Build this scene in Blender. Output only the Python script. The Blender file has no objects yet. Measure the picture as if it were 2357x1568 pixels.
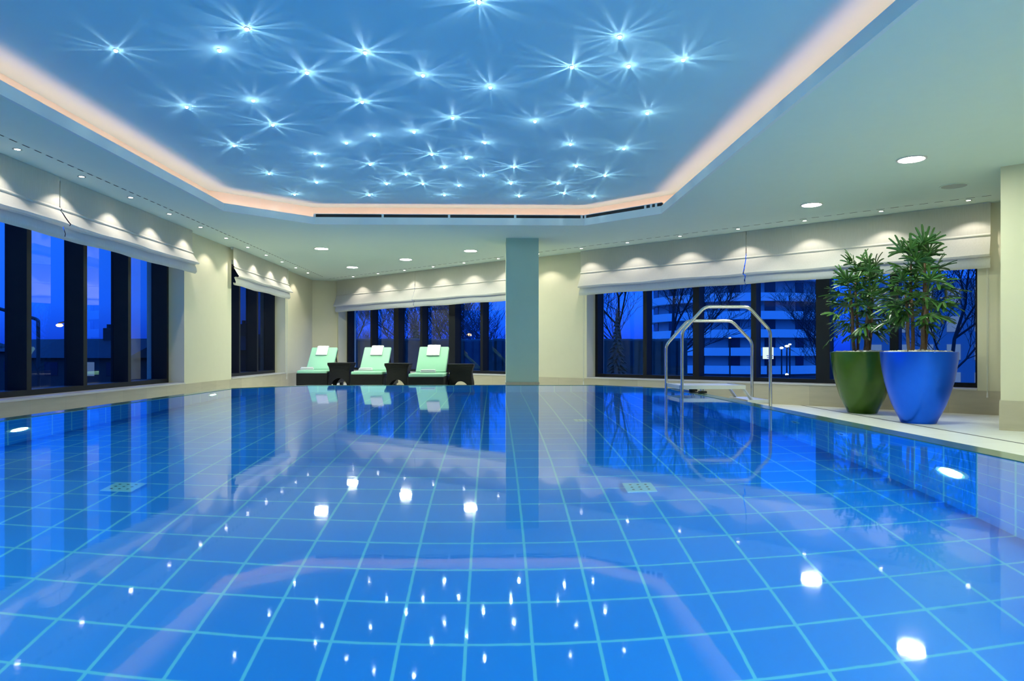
import bpy, bmesh, math, random
from mathutils import Vector, Matrix
from mathutils.geometry import tessellate_polygon

rnd = random.Random(7)
scn = bpy.context.scene
COL = scn.collection
PI = math.pi

# ------------------------------------------------------------------ layout
F, CX, HY = 1571.0, 1178.5, 811.0          # focal length in px, principal column, horizon row
PHI = math.radians(1.476)                  # camera yaw against the pool axis
S, C = math.sin(PHI), math.cos(PHI)
ZC = 0.84                                  # camera above deck
ZW = 0.30                                  # water level above deck
ZCEIL, ZUP = 2.84, 3.16                    # lower and upper ceiling
DEPTH = 1.6


def c2(X, Y):
    return Vector((X * C + Y * S, -X * S + Y * C))


def pixz(x, Z):
    return c2((x - CX) / F * Z, Z)


def pix(x, y, z):
    return pixz(x, F * (ZC - z) / (y - HY))


def on_left(x, U):
    d = c2((x - CX) / F, 1.0)
    return U / d.x * d.y


FD = Vector((-0.7302, 0.6833))             # along the window wall, away from the camera
FN = Vector((0.6833, 0.7302))              # outwards


def far(t, D):
    return FD * t + FN * D


def far_t(x, D):
    d = c2((x - CX) / F, 1.0)
    return (d * (D / d.dot(FN))).dot(FD)


ORD = ['first', 'second', 'third', 'fourth', 'fifth', 'sixth', 'seventh', 'eighth', 'ninth', 'tenth', 'eleventh',
       'twelfth', 'thirteenth', 'fourteenth', 'fifteenth', 'sixteenth', 'seventeenth', 'eighteenth']

# ------------------------------------------------------------------ materials


def new_mat(name):
    m = bpy.data.materials.new(name)
    m.use_nodes = True
    nt = m.node_tree
    for n in list(nt.nodes):
        nt.nodes.remove(n)
    out = nt.nodes.new('ShaderNodeOutputMaterial')
    return m, nt, out


def N(nt, kind, **kw):
    n = nt.nodes.new(kind)
    for k, v in kw.items():
        if k in n.inputs.keys():
            n.inputs[k].default_value = v
        else:
            setattr(n, k, v)
    return n


def math_n(nt, op, a, b=None, c=None):
    n = nt.nodes.new('ShaderNodeMath')
    n.operation = op
    for i, v in enumerate((a, b, c)):
        if v is None:
            continue
        if isinstance(v, (int, float)):
            n.inputs[i].default_value = v
        else:
            nt.links.new(v, n.inputs[i])
    return n.outputs[0]


def plain(name, col, rough=0.5, metal=0.0, var=0.06, scale=8.0, bump=0.0, bscale=60.0, coat=0.0, stretch=None, spec=0.5):
    """Principled surface with soft noise variation of its colour and an optional fine bump."""
    m, nt, out = new_mat(name)
    p = N(nt, 'ShaderNodeBsdfPrincipled')
    p.inputs['Roughness'].default_value = rough
    p.inputs['Metallic'].default_value = metal
    p.inputs['Coat Weight'].default_value = coat
    p.inputs['Specular IOR Level'].default_value = spec
    tc = N(nt, 'ShaderNodeTexCoord')
    src = tc.outputs['Object']
    if stretch:
        mp = N(nt, 'ShaderNodeMapping')
        mp.inputs['Scale'].default_value = stretch
        nt.links.new(src, mp.inputs['Vector'])
        src = mp.outputs[0]
    nz = N(nt, 'ShaderNodeTexNoise', Scale=scale, Detail=3.0)
    nt.links.new(src, nz.inputs['Vector'])
    mx = N(nt, 'ShaderNodeMix', data_type='RGBA')
    mx.inputs[6].default_value = (*[max(0, c * (1 - var)) for c in col], 1)
    mx.inputs[7].default_value = (*[min(1, c * (1 + var)) for c in col], 1)
    nt.links.new(nz.outputs['Fac'], mx.inputs[0])
    nt.links.new(mx.outputs[2], p.inputs['Base Color'])
    if bump:
        nb = N(nt, 'ShaderNodeTexNoise', Scale=bscale, Detail=2.0)
        nt.links.new(src, nb.inputs['Vector'])
        b = N(nt, 'ShaderNodeBump', Strength=bump, Distance=0.01)
        nt.links.new(nb.outputs['Fac'], b.inputs['Height'])
        nt.links.new(b.outputs[0], p.inputs['Normal'])
    nt.links.new(p.outputs[0], out.inputs['Surface'])
    return m


def emit(name, col, strength):
    m, nt, out = new_mat(name)
    e = N(nt, 'ShaderNodeEmission', Strength=strength)
    e.inputs['Color'].default_value = (*col, 1)
    nt.links.new(e.outputs[0], out.inputs['Surface'])
    return m


def tile_mat(name, col, groutcol, size, ph, gw, rough, var=0.05, bump=0.0, stone=0.0):
    """Square tiles laid out in UV (metres)."""
    m, nt, out = new_mat(name)
    p = N(nt, 'ShaderNodeBsdfPrincipled', Roughness=rough)
    uv = N(nt, 'ShaderNodeTexCoord').outputs['UV']
    sp = N(nt, 'ShaderNodeSeparateXYZ')
    nt.links.new(uv, sp.inputs[0])
    gs, ids = [], []
    for i in range(2):
        s = size[i]
        q = math_n(nt, 'DIVIDE', math_n(nt, 'SUBTRACT', sp.outputs[i], ph[i]), s)
        fr = math_n(nt, 'FRACT', q)
        d = math_n(nt, 'ABSOLUTE', math_n(nt, 'SUBTRACT', fr, 0.5))
        gs.append(math_n(nt, 'GREATER_THAN', d, 0.5 - gw / s / 2))
        ids.append(math_n(nt, 'FLOOR', q))
    g = math_n(nt, 'MAXIMUM', gs[0], gs[1])
    cb = N(nt, 'ShaderNodeCombineXYZ')
    nt.links.new(ids[0], cb.inputs[0])
    nt.links.new(ids[1], cb.inputs[1])
    wn = N(nt, 'ShaderNodeTexWhiteNoise', noise_dimensions='3D')
    nt.links.new(cb.outputs[0], wn.inputs['Vector'])
    nz = N(nt, 'ShaderNodeTexNoise', Scale=3.0, Detail=5.0)
    mp = N(nt, 'ShaderNodeMapping')
    mp.inputs['Scale'].default_value = (1, 6, 1)
    nt.links.new(uv, mp.inputs[0])
    nt.links.new(mp.outputs[0], nz.inputs['Vector'])
    f = math_n(nt, 'ADD', math_n(nt, 'MULTIPLY', wn.outputs['Value'], 1 - stone), math_n(nt, 'MULTIPLY', nz.outputs['Fac'], stone))
    mx = N(nt, 'ShaderNodeMix', data_type='RGBA')
    mx.inputs[6].default_value = (*[c * (1 - var) for c in col], 1)
    mx.inputs[7].default_value = (*[min(1, c * (1 + var)) for c in col], 1)
    nt.links.new(f, mx.inputs[0])
    m2 = N(nt, 'ShaderNodeMix', data_type='RGBA')
    nt.links.new(g, m2.inputs[0])
    nt.links.new(mx.outputs[2], m2.inputs[6])
    m2.inputs[7].default_value = (*groutcol, 1)
    nt.links.new(m2.outputs[2], p.inputs['Base Color'])
    nt.links.new(p.outputs[0], out.inputs['Surface'])
    return m


def fabric_mat():
    m, nt, out = new_mat('blind_cotton')
    tc = N(nt, 'ShaderNodeTexCoord')
    wv = N(nt, 'ShaderNodeTexNoise', Scale=14.0, Detail=4.0)
    mp = N(nt, 'ShaderNodeMapping')
    mp.inputs['Scale'].default_value = (6, 6, 0.5)
    nt.links.new(tc.outputs['Object'], mp.inputs[0])
    nt.links.new(mp.outputs[0], wv.inputs['Vector'])
    mx = N(nt, 'ShaderNodeMix', data_type='RGBA')
    mx.inputs[6].default_value = (0.82, 0.82, 0.71, 1)
    mx.inputs[7].default_value = (0.93, 0.93, 0.83, 1)
    nt.links.new(wv.outputs['Fac'], mx.inputs[0])
    d = N(nt, 'ShaderNodeBsdfDiffuse')
    t = N(nt, 'ShaderNodeBsdfTranslucent')
    nt.links.new(mx.outputs[2], d.inputs[0])
    nt.links.new(mx.outputs[2], t.inputs[0])
    b = N(nt, 'ShaderNodeBump', Strength=0.25, Distance=0.01)
    nt.links.new(wv.outputs['Fac'], b.inputs['Height'])
    nt.links.new(b.outputs[0], d.inputs['Normal'])
    s = N(nt, 'ShaderNodeMixShader', Fac=0.45)
    nt.links.new(d.outputs[0], s.inputs[1])
    nt.links.new(t.outputs[0], s.inputs[2])
    nt.links.new(s.outputs[0], out.inputs['Surface'])
    return m


def glass_mat():
    m, nt, out = new_mat('window_glass')
    fr = N(nt, 'ShaderNodeFresnel', IOR=1.5)
    t = N(nt, 'ShaderNodeBsdfTransparent')
    t.inputs[0].default_value = (0.93, 0.96, 0.97, 1)
    g = N(nt, 'ShaderNodeBsdfGlossy', Roughness=0.0)
    s = N(nt, 'ShaderNodeMixShader')
    gm = N(nt, 'ShaderNodeNewGeometry')
    k = math_n(nt, 'MULTIPLY', math_n(nt, 'MAXIMUM', math_n(nt, 'MINIMUM', math_n(nt, 'MULTIPLY_ADD', fr.outputs[0], 6.0, -0.225), 1.0), 0.012), math_n(nt, 'SUBTRACT', 1.0, gm.outputs['Backfacing']))
    nt.links.new(k, s.inputs[0])
    nt.links.new(t.outputs[0], s.inputs[1])
    nt.links.new(g.outputs[0], s.inputs[2])
    nt.links.new(s.outputs[0], out.inputs['Surface'])
    return m


def water_mat():
    m, nt, out = new_mat('pool_water')
    g = N(nt, 'ShaderNodeBsdfGlass', IOR=1.333, Roughness=0.034)
    g.inputs[0].default_value = (0.97, 0.99, 1.0, 1)
    tc = N(nt, 'ShaderNodeTexCoord')
    mp = N(nt, 'ShaderNodeMapping')
    mp.inputs['Scale'].default_value = (1.0, 1.6, 1.0)
    nt.links.new(tc.outputs['Object'], mp.inputs[0])
    n1 = N(nt, 'ShaderNodeTexNoise', Scale=2.2, Detail=2.0)
    n2 = N(nt, 'ShaderNodeTexNoise', Scale=13.0, Detail=2.0)
    nt.links.new(mp.outputs[0], n1.inputs['Vector'])
    nt.links.new(mp.outputs[0], n2.inputs['Vector'])
    h = math_n(nt, 'ADD', n1.outputs['Fac'], math_n(nt, 'MULTIPLY', n2.outputs['Fac'], 0.22))
    b = N(nt, 'ShaderNodeBump', Strength=0.5, Distance=0.0006)
    nt.links.new(h, b.inputs['Height'])
    nt.links.new(b.outputs[0], g.inputs['Normal'])
    nt.links.new(g.outputs[0], out.inputs['Surface'])
    return m


def leaf_mat():
    m, nt, out = new_mat('palm_leaf')
    p = N(nt, 'ShaderNodeBsdfPrincipled', Roughness=0.32)
    tc = N(nt, 'ShaderNodeTexCoord')
    nz = N(nt, 'ShaderNodeTexNoise', Scale=5.0, Detail=2.0)
    nt.links.new(tc.outputs['Object'], nz.inputs['Vector'])
    mx = N(nt, 'ShaderNodeMix', data_type='RGBA')
    mx.inputs[6].default_value = (0.018, 0.07, 0.016, 1)
    mx.inputs[7].default_value = (0.075, 0.2, 0.04, 1)
    nt.links.new(nz.outputs['Fac'], mx.inputs[0])
    nt.links.new(mx.outputs[2], p.inputs['Base Color'])
    nt.links.new(p.outputs[0], out.inputs['Surface'])
    return m


M = dict(
    wall=plain('wall_paint', (0.69, 0.675, 0.49), 0.85, var=0.02, bump=0.05, bscale=200),
    pier=plain('pillar_paint', (0.48, 0.64, 0.51), 0.8, var=0.02),
    ceil=plain('ceiling_paint', (0.72, 0.86, 0.76), 0.9, var=0.015),
    ceil_up=plain('recess_paint', (0.46, 0.76, 0.87), 0.9, var=0.02, scale=3),
    cove=plain('cove_paint', (0.76, 0.85, 0.82), 0.9, var=0.015),
    stone=tile_mat('plinth_stone', (0.50, 0.46, 0.33), (0.40, 0.37, 0.27), (0.62, 0.70), (0.1, -0.2), 0.004, 0.4, var=0.22, stone=0.55),
    deck=tile_mat('deck_stone', (0.80, 0.82, 0.77), (0.45, 0.43, 0.37), (0.60, 0.60), (0.05, 0.25), 0.004, 0.35, var=0.05, stone=0.6),
    pool=tile_mat('pool_tile', (0.006, 0.27, 0.82), (0.22, 0.68, 0.86), (0.272, 0.272), (0.155, 3.055), 0.014, 0.4, var=0.04),
    lip=plain('wet_green_stone', (0.10, 0.22, 0.15), 0.15, var=0.3, scale=14),
    sill=plain('sill_stone', (0.62, 0.62, 0.58), 0.25, var=0.05),
    frame=plain('black_window_frame', (0.010, 0.012, 0.015), 0.55, var=0.2, spec=0.2),
    fabric=fabric_mat(),
    glass=glass_mat(),
    water=water_mat(),
    white=plain('white_metal', (0.75, 0.75, 0.73), 0.35, var=0.03),
    chrome=plain('polished_steel', (0.72, 0.72, 0.70), 0.16, 1.0, var=0.05),
    brushed=plain('brushed_steel', (0.74, 0.76, 0.76), 0.45, 0.75, var=0.08, stretch=(1, 20, 1)),
    black=plain('black_void', (0.006, 0.006, 0.006), 0.7, var=0.2),
    slot=plain('dark_slot', (0.03, 0.04, 0.04), 0.8, var=0.2),
    wicker=plain('dark_wicker', (0.008, 0.0085, 0.007), 0.6, spec=0.25, var=0.5, scale=60, bump=0.6, bscale=120),
    mint=plain('mint_cushion', (0.36, 0.72, 0.48), 0.85, var=0.04, bump=0.2, bscale=220),
    towel=plain('white_towel', (0.86, 0.86, 0.86), 0.95, var=0.03, bump=0.5, bscale=260),
    bluepot=plain('blue_glazed_pot', (0.004, 0.13, 1.0), 0.33, 0.8, var=0.08, coat=0.12),
    greenpot=plain('green_glazed_pot', (0.04, 0.115, 0.001), 0.24, 0.2, var=0.15, coat=0.15),
    pebble=plain('white_pebbles', (0.75, 0.73, 0.68), 0.7, var=0.12, scale=30),
    cane=plain('brown_cane', (0.16, 0.09, 0.05), 0.7, var=0.6, scale=30, bump=0.5, bscale=80, stretch=(1, 1, 4)),
    leaf=leaf_mat(),
    inlet=plain('pale_cyan_plastic', (0.42, 0.72, 0.80), 0.4, var=0.03),
    rubber=plain('black_rubber', (0.015, 0.015, 0.015), 0.6),
    grille=plain('speaker_grille', (0.44, 0.49, 0.44), 0.8, var=0.05, scale=200),
    cord=plain('blind_cord', (0.62, 0.66, 0.58), 0.8),
    bark=plain('dark_bark', (0.035, 0.035, 0.04), 0.9, var=0.3),
    conifer=plain('conifer_needles', (0.035, 0.06, 0.04), 0.9, var=0.4, scale=6),
    hedge=plain('clipped_hedge', (0.05, 0.07, 0.06), 0.9, var=0.4, scale=4),
    ground=plain('dark_lawn', (0.03, 0.04, 0.03), 0.95, var=0.3, scale=1),
    facade=plain('white_render', (0.88, 0.90, 0.92), 0.8, var=0.08, scale=0.3),
    facade2=plain('grey_render', (0.30, 0.32, 0.36), 0.8, var=0.1, scale=0.3),
    brick=plain('dark_brick', (0.05, 0.045, 0.045), 0.9, var=0.2, scale=2),
    rooftile=plain('dark_roof_tiles', (0.03, 0.03, 0.035), 0.8, var=0.2, scale=2),
    darkglass=plain('dark_house_glass', (0.02, 0.03, 0.05), 0.1, var=0.1),
    post=plain('dark_post', (0.02, 0.02, 0.022), 0.6),
    e_down=emit('downlight_glow', (0.94, 1.0, 0.80), 230),
    e_spot=emit('spotlight_glow', (1.0, 0.93, 0.86), 22),
    e_star=emit('star_glow', (0.86, 1.0, 1.0), 40),
    e_cove=emit('cove_glow', (1.0, 0.43, 0.28), 9.5),
    e_pool=emit('pool_lamp_glow', (0.28, 0.93, 1.0), 730),
    e_orange=emit('orange_street_glow', (1.0, 0.55, 0.15), 12),
    e_white=emit('white_street_glow', (0.9, 0.95, 1.0), 25),
    e_win=emit('lit_house_window', (0.25, 0.45, 1.0), 0.35),
    e_panel=emit('lit_panel_glow', (0.80, 0.92, 0.88), 1.0),
)

# tiny glowing lenses are not sampled as lamps; their beams are real light objects
for k in ('e_star', 'e_spot', 'e_orange', 'e_white', 'e_win', 'e_panel'):
    M[k].cycles.emission_sampling = 'NONE'

# ------------------------------------------------------------------ mesh helpers


class MB:
    def __init__(s):
        s.bm = bmesh.new()
        s.uv = None

    def box(s, c, d, rz=0.0, rx=0.0, bev=0.0, seg=2, taper=None):
        r = bmesh.ops.create_cube(s.bm, size=1.0)
        vs = r['verts']
        for v in vs:
            k = 1.0
            if taper and v.co.z < 0:
                k = taper
            v.co = Vector((v.co.x * d[0] * k, v.co.y * d[1] * k, v.co.z * d[2]))
        if bev:
            es = list({e for v in vs for e in v.link_edges})
            rr = bmesh.ops.bevel(s.bm, geom=es, offset=bev, segments=seg, affect='EDGES', profile=0.5)
            vs = list(set([v for v in vs if v.is_valid] + [v for v in rr['verts'] if v.is_valid]))
        mt = Matrix.Translation(c) @ Matrix.Rotation(rz, 4, 'Z') @ Matrix.Rotation(rx, 4, 'X')
        bmesh.ops.transform(s.bm, matrix=mt, verts=vs)
        return s

    def quad(s, pts):
        s.bm.faces.new([s.bm.verts.new(p) for p in pts])
        return s

    def cyl(s, c, r, h, seg=24, r2=None, rot=None):
        mt = Matrix.Translation(c)
        if rot is not None:
            mt = mt @ rot
        bmesh.ops.create_cone(s.bm, cap_ends=True, segments=seg, radius1=r, radius2=r if r2 is None else r2, depth=h, matrix=mt)
        return s

    def ball(s, c, r, sub=2, scale=(1, 1, 1)):
        mt = Matrix.Translation(c) @ Matrix.Diagonal((*scale, 1))
        bmesh.ops.create_icosphere(s.bm, subdivisions=sub, radius=r, matrix=mt)
        return s

    def tube(s, pts, r, seg=10, cap=True):
        pts = [Vector(p) for p in pts]
        rs = r if isinstance(r, (list, tuple)) else [r] * len(pts)
        up = Vector((0, 0, 1))
        rings = []
        prev = None
        for i, p in enumerate(pts):
            a = pts[max(0, i - 1)]
            b = pts[min(len(pts) - 1, i + 1)]
            t = (b - a).normalized()
            if prev is None:
                x = t.cross(up)
                if x.length < 1e-3:
                    x = t.cross(Vector((1, 0, 0)))
                x.normalize()
            else:
                x = (prev - t * prev.dot(t)).normalized()
            prev = x
            y = t.cross(x)
            rings.append([s.bm.verts.new(p + (x * math.cos(2 * PI * k / seg) + y * math.sin(2 * PI * k / seg)) * rs[i]) for k in range(seg)])
        for i in range(len(rings) - 1):
            for k in range(seg):
                s.bm.faces.new((rings[i][k], rings[i][(k + 1) % seg], rings[i + 1][(k + 1) % seg], rings[i + 1][k]))
        if cap:
            s.bm.faces.new(list(reversed(rings[0])))
            s.bm.faces.new(rings[-1])
        return s

    def lathe(s, prof, seg=48, c=(0, 0, 0)):
        rings = []
        for r, z in prof:
            rings.append([s.bm.verts.new((c[0] + r * math.cos(2 * PI * k / seg), c[1] + r * math.sin(2 * PI * k / seg), c[2] + z)) for k in range(seg)])
        for i in range(len(rings) - 1):
            for k in range(seg):
                s.bm.faces.new((rings[i][k], rings[i][(k + 1) % seg], rings[i + 1][(k + 1) % seg], rings[i + 1][k]))
        s.bm.faces.new(list(reversed(rings[0])))
        s.bm.faces.new(rings[-1])
        return s

    def prism(s, poly, z0, z1, holes=()):
        loops = [[Vector((p[0], p[1], 0)) for p in poly]] + [[Vector((p[0], p[1], 0)) for p in h] for h in holes]
        tris = tessellate_polygon(loops)
        flat = [p for l in loops for p in l]
        lo = [s.bm.verts.new((p.x, p.y, z0)) for p in flat]
        hi = [s.bm.verts.new((p.x, p.y, z1)) for p in flat]
        for t in tris:
            s.bm.faces.new([hi[i] for i in t])
            s.bm.faces.new([lo[i] for i in reversed(t)])
        k = 0
        for l in loops:
            n = len(l)
            for i in range(n):
                a, b = k + i, k + (i + 1) % n
                s.bm.faces.new((lo[a], lo[b], hi[b], hi[a]))
            k += n
        return s

    def wallbox(s, o, d, n, t0, t1, n0, n1, z0, z1):
        """A box along direction d (2D) from t0..t1, n0..n1 along n."""
        ps = [o + d * t + n * q for t, q in ((t0, n0), (t1, n0), (t1, n1), (t0, n1))]
        return s.prism(ps, z0, z1)

    def build(s, name, mat, parent=None, smooth=False, loc=None, uvfn=None):
        bmesh.ops.recalc_face_normals(s.bm, faces=s.bm.faces[:])
        if uvfn:
            l = s.bm.loops.layers.uv.new('UVMap')
            for f in s.bm.faces:
                for lp in f.loops:
                    lp[l].uv = uvfn(lp.vert.co, f.normal)
        me = bpy.data.meshes.new(name)
        s.bm.to_mesh(me)
        s.bm.free()
        me.materials.append(mat)
        if smooth:
            for p in me.polygons:
                p.use_smooth = True
            try:
                me.set_sharp_from_angle(angle=math.radians(40))
            except Exception:
                pass
        o = bpy.data.objects.new(name, me)
        COL.objects.link(o)
        if parent is not None:
            o.parent = parent
        if loc is not None:
            o.location = loc
        return o


def wall_uv(co, n):
    if abs(n.z) > 0.5:
        return (co.x, co.y)
    d = Vector((-n.y, n.x))
    if d.length < 1e-6:
        d = Vector((1, 0))
    d.normalize()
    return (co.x * d.x + co.y * d.y, co.z)


def thing(name, label, cat, loc=(0, 0, 0), rz=0.0, group=None):
    o = bpy.data.objects.new(name, None)
    o.empty_display_size = 0.1
    COL.objects.link(o)
    o.location = loc
    o.rotation_euler = (0, 0, rz)
    return tag(o, label, cat, group)


def tag(o, label, cat, group=None, kind=None):
    o['label'] = label
    o['category'] = cat
    if group:
        o['group'] = group
    if kind:
        o['kind'] = kind
    return o


def struct(o, label=None):
    o['kind'] = 'structure'
    if label:
        o['label'] = label
        o['category'] = 'building'
    return o


def copy_tree(o, parent=None):
    c = o.copy()
    COL.objects.link(c)
    if parent is not None:
        c.parent = parent
    for ch in list(o.children):
        copy_tree(ch, c)
    return c


def offset_poly(poly, d):
    """Offset a counter-clockwise convex polygon outwards by d."""
    n = len(poly)
    res = []
    for i in range(n):
        p0, p1, p2 = Vector(poly[i - 1]), Vector(poly[i]), Vector(poly[(i + 1) % n])
        d1, d2 = (p1 - p0).normalized(), (p2 - p1).normalized()
        n1, n2 = Vector((d1.y, -d1.x)), Vector((d2.y, -d2.x))
        k = d / (1 + n1.dot(n2))
        res.append(p1 + (n1 + n2) * k)
    return res


def V2(*a):
    return Vector(a)


# ------------------------------------------------------------------ setting: floor, pool, ceiling
POOL = [V2(2.74, 0.0), V2(2.74, 10.0), V2(1.62, 11.2), V2(-3.05, 11.2), V2(-4.0, 10.15), V2(-4.0, 0.0), V2(-3.0, -1.4), V2(1.7, -1.4)]
POOL_IN = offset_poly(POOL, -0.15)
COVE = [V2(2.41, 0.1), V2(2.41, 9.78), V2(1.42, 10.73), V2(-2.80, 10.73), V2(-3.83, 9.75), V2(-3.83, 0.1), V2(-2.8, -0.9), V2(1.42, -0.9)]
UL = -5.05                       # left wall
DF = 11.10                       # window wall
CA, CB = V2(UL, 19.06), far(16.45, DF)
PT = 0.95                        # pier edge along the window wall
DP = 9.0                         # pier face
RU, RV = 8.6, -5.0               # right and rear walls
tr = (RU - far(0, DP).x) / FD.x
PR = far(tr, DP)                 # pier face meets right wall
ROOM = [V2(UL, RV), V2(RU, RV), PR, far(PT, DP), far(PT, DF), CB, CA]

floor_poly = [V2(UL - 0.6, RV - 0.3), V2(RU + 0.3, RV - 0.3), V2(RU + 0.3, 6.0), far(PT, DF + 0.6), far(17.2, DF + 0.6), V2(UL - 0.6, 19.9)]
b = MB().prism(floor_poly, -0.30, 0.0, [POOL])
struct(b.build('floor', M['deck'], uvfn=wall_uv), 'pale stone tiled deck around the raised pool')

# pool basin: raised rim wall, green wet lip, tiled inside
b = MB().prism(POOL, -0.3, ZW - 0.012, [offset_poly(POOL, -0.04)])
struct(b.build('trim_1', M['stone'], uvfn=wall_uv), 'stone facing of the raised pool rim')
b = MB().prism(POOL, ZW - 0.012, ZW + 0.004, [offset_poly(POOL, -0.155)])
lip = struct(b.build('trim_2', M['lip']), 'dark green wet stone lip of the pool edge')
b = MB()
n = len(POOL_IN)
for i in range(n):
    p, q = POOL_IN[i], POOL_IN[(i + 1) % n]
    b.quad([(q.x, q.y, ZW - DEPTH), (p.x, p.y, ZW - DEPTH), (p.x, p.y, ZW - 0.005), (q.x, q.y, ZW - 0.005)])
b.bm.faces.new([b.bm.verts.new((p.x, p.y, ZW - DEPTH)) for p in POOL_IN])


def pool_uv(co, nn):
    if abs(nn.z) > 0.5:
        return (co.x, co.y)
    if abs(nn.x) > 0.9:
        return (co.y - 3.055 + 0.155, co.z - (ZW - 0.10) + 3.055)
    if abs(nn.y) > 0.9:
        return (co.x, co.z - (ZW - 0.10) + 3.055)
    u = wall_uv(co, nn)
    return (u[0], co.z - (ZW - 0.10) + 3.055)


pb = b.build('pool_basin', M['pool'], uvfn=pool_uv)
struct(pb, 'blue tiled pool basin with pale cyan joints')
# normals must face the water
me = pb.data
bm = bmesh.new(); bm.from_mesh(me)
cen = Vector((-0.6, 5, -0.4))
for f in bm.faces:
    if (cen - f.calc_center_median()).dot(f.normal) < 0:
        f.normal_flip()
bm.to_mesh(me); bm.free()
bw = MB()
bw.bm.faces.new([bw.bm.verts.new((p.x, p.y, ZW)) for p in offset_poly(POOL, -0.14)])
w = bw.build('pool_water', M['water'])
struct(w, 'still clear water filling the pool')
if w.data.polygons[0].normal.z < 0:
    w.data.flip_normals()

# lower ceiling with the octagonal opening
ceil_poly = [V2(UL - 0.6, RV - 0.3), V2(RU + 0.3, RV - 0.3), V2(RU + 0.3, 6.0), far(PT, DF + 0.6), far(17.2, DF + 0.6), V2(UL - 0.6, 19.9)]
struct(MB().prism(ceil_poly, ZCEIL, ZCEIL + 0.03, [COVE]).build('ceiling', M['ceil']), 'smooth lower ceiling around the star recess')
lipc = offset_poly(COVE, 0.03)
struct(MB().prism(lipc, ZCEIL - 0.002, ZCEIL + 0.11, [offset_poly(COVE, -0.006)]).build('trim_3', M['cove']), 'pale fascia lip of the octagonal ceiling cove')
back = offset_poly(COVE, 0.27)
struct(MB().prism(offset_poly(COVE, 0.33), ZCEIL + 0.031, ZUP + 0.05, [back]).build('trim_4', M['cove']), 'pale back wall of the lit ceiling cove')
struct(MB().prism(back, ZUP, ZUP + 0.04).build('ceiling_recess', M['ceil_up']), 'blue raised ceiling panel studded with star lights')
ls = MB().prism(offset_poly(COVE, 0.10), ZCEIL + 0.032, ZCEIL + 0.045, [offset_poly(COVE, 0.055)]).build('cove_light_strip', M['e_cove'])
tag(ls, 'warm pinkish light strip running round inside the ceiling cove', 'light strip')

# ------------------------------------------------------------------ walls
TH = 0.6
ZB, ZT = 0.335, 2.62             # window opening


def wall_with(name, o, d, n, spans, t0, t1, label):
    """spans: window openings (a, b) along d."""
    b = MB()
    cur = t0
    for a, e in sorted(spans):
        b.wallbox(o, d, n, cur, a, 0, TH, -0.02, ZCEIL + 0.03)
        b.wallbox(o, d, n, a, e, 0, TH, -0.02, ZB - 0.012)
        b.wallbox(o, d, n, a, e, 0, TH, ZT, ZCEIL + 0.03)
        cur = e
    b.wallbox(o, d, n, cur, t1, 0, TH, -0.02, ZCEIL + 0.03)
    struct(b.build(name, M['wall']), label)
    b = MB()
    b.wallbox(o, d, n, t0, t1, -0.012, 0.0, 0.0, ZB - 0.013)
    return b


Z2 = Vector((0, 0))
LO, LD, LN = V2(UL, 0), V2(0, 1), V2(-1, 0)
w1b = on_left(424, UL)
w2a, w2b = on_left(532.5, UL), on_left(657, UL)
w1a = w1b - 7.5
pl = wall_with('wall_left', LO, LD, LN, [(w1a, w1b), (w2a, w2b)], RV, CA.y, 'cream painted wall along the pool with two window openings')
struct(pl.build('baseboard_left', M['stone'], uvfn=wall_uv), 'beige stone plinth of the long side wall')
A0, A1 = 9.75, 16.40             # window A opening on the far wall
B0, B1 = 1.43, 7.88
FO = FN * DF
pl = wall_with('wall_far', FO, FD, FN, [(A0, A1), (B0, B1)], PT, 16.45, 'cream painted window wall with two wide openings')
struct(pl.build('baseboard_far', M['stone'], uvfn=wall_uv), 'beige stone plinth under the far windows')
cd = (CB - CA).normalized()
cn = V2(-cd.y, cd.x)
struct(MB().wallbox(CA, cd, cn, 0, (CB - CA).length, 0, 0.5, -0.02, ZCEIL + 0.03).build('wall_corner', M['wall']), 'narrow olive cream wall closing the far corner')
struct(MB().wallbox(CA, cd, cn, 0, (CB - CA).length, -0.012, 0, 0.0, ZB - 0.013).build('baseboard_corner', M['stone'], uvfn=wall_uv), 'stone plinth of the narrow corner wall')
PO = FN * DP
struct(MB().wallbox(PO, FD, FN, tr, PT, 0, DF - DP + 0.5, -0.02, ZCEIL + 0.03).build('wall_right', M['wall']), 'cream wall pier beside the potted palms')
struct(MB().wallbox(PO, FD, FN, tr, PT + 0.012, -0.012, 0, 0, ZB - 0.013).wallbox(PO, FD, FN, PT, PT + 0.012, 0, DF - DP - 0.012, 0, ZB - 0.013).build('baseboard_right', M['stone'], uvfn=wall_uv), 'stone plinth of the cream wall pier')
struct(MB().prism([V2(RU, RV - .3), V2(RU + .3, RV - .3), V2(RU + .3, 6), V2(RU, 6)], -0.02, ZCEIL + 0.03).build('wall_side', M['wall']), 'plain cream side wall')
struct(MB().prism([V2(UL - .6, RV - .3), V2(RU, RV - .3), V2(RU, RV), V2(UL - .6, RV)], -0.02, ZCEIL + 0.03).build('wall_rear', M['wall']), 'plain cream rear wall')

# free-standing pillar
pz = 11.95
px0, px1 = pixz(1165, pz), pixz(1240, pz)
pw = px1.x - px0.x
pil = MB().prism([V2(px0.x, px0.y), V2(px1.x, px0.y), V2(px1.x, px0.y + 0.62), V2(px0.x, px0.y + 0.62)], 0.0, ZCEIL)
struct(pil.build('pillar', M['pier']), 'square grey green pillar beyond the pool edge')
pil = MB().prism([V2(px0.x - .012, px0.y - .012), V2(px1.x + .012, px0.y - .012), V2(px1.x + .012, px0.y + 0.632), V2(px0.x - .012, px0.y + 0.632)], 0.0, ZB - 0.02)
struct(pil.build('trim_5', M['stone'], uvfn=wall_uv), 'stone plinth round the foot of the pillar')

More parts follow.
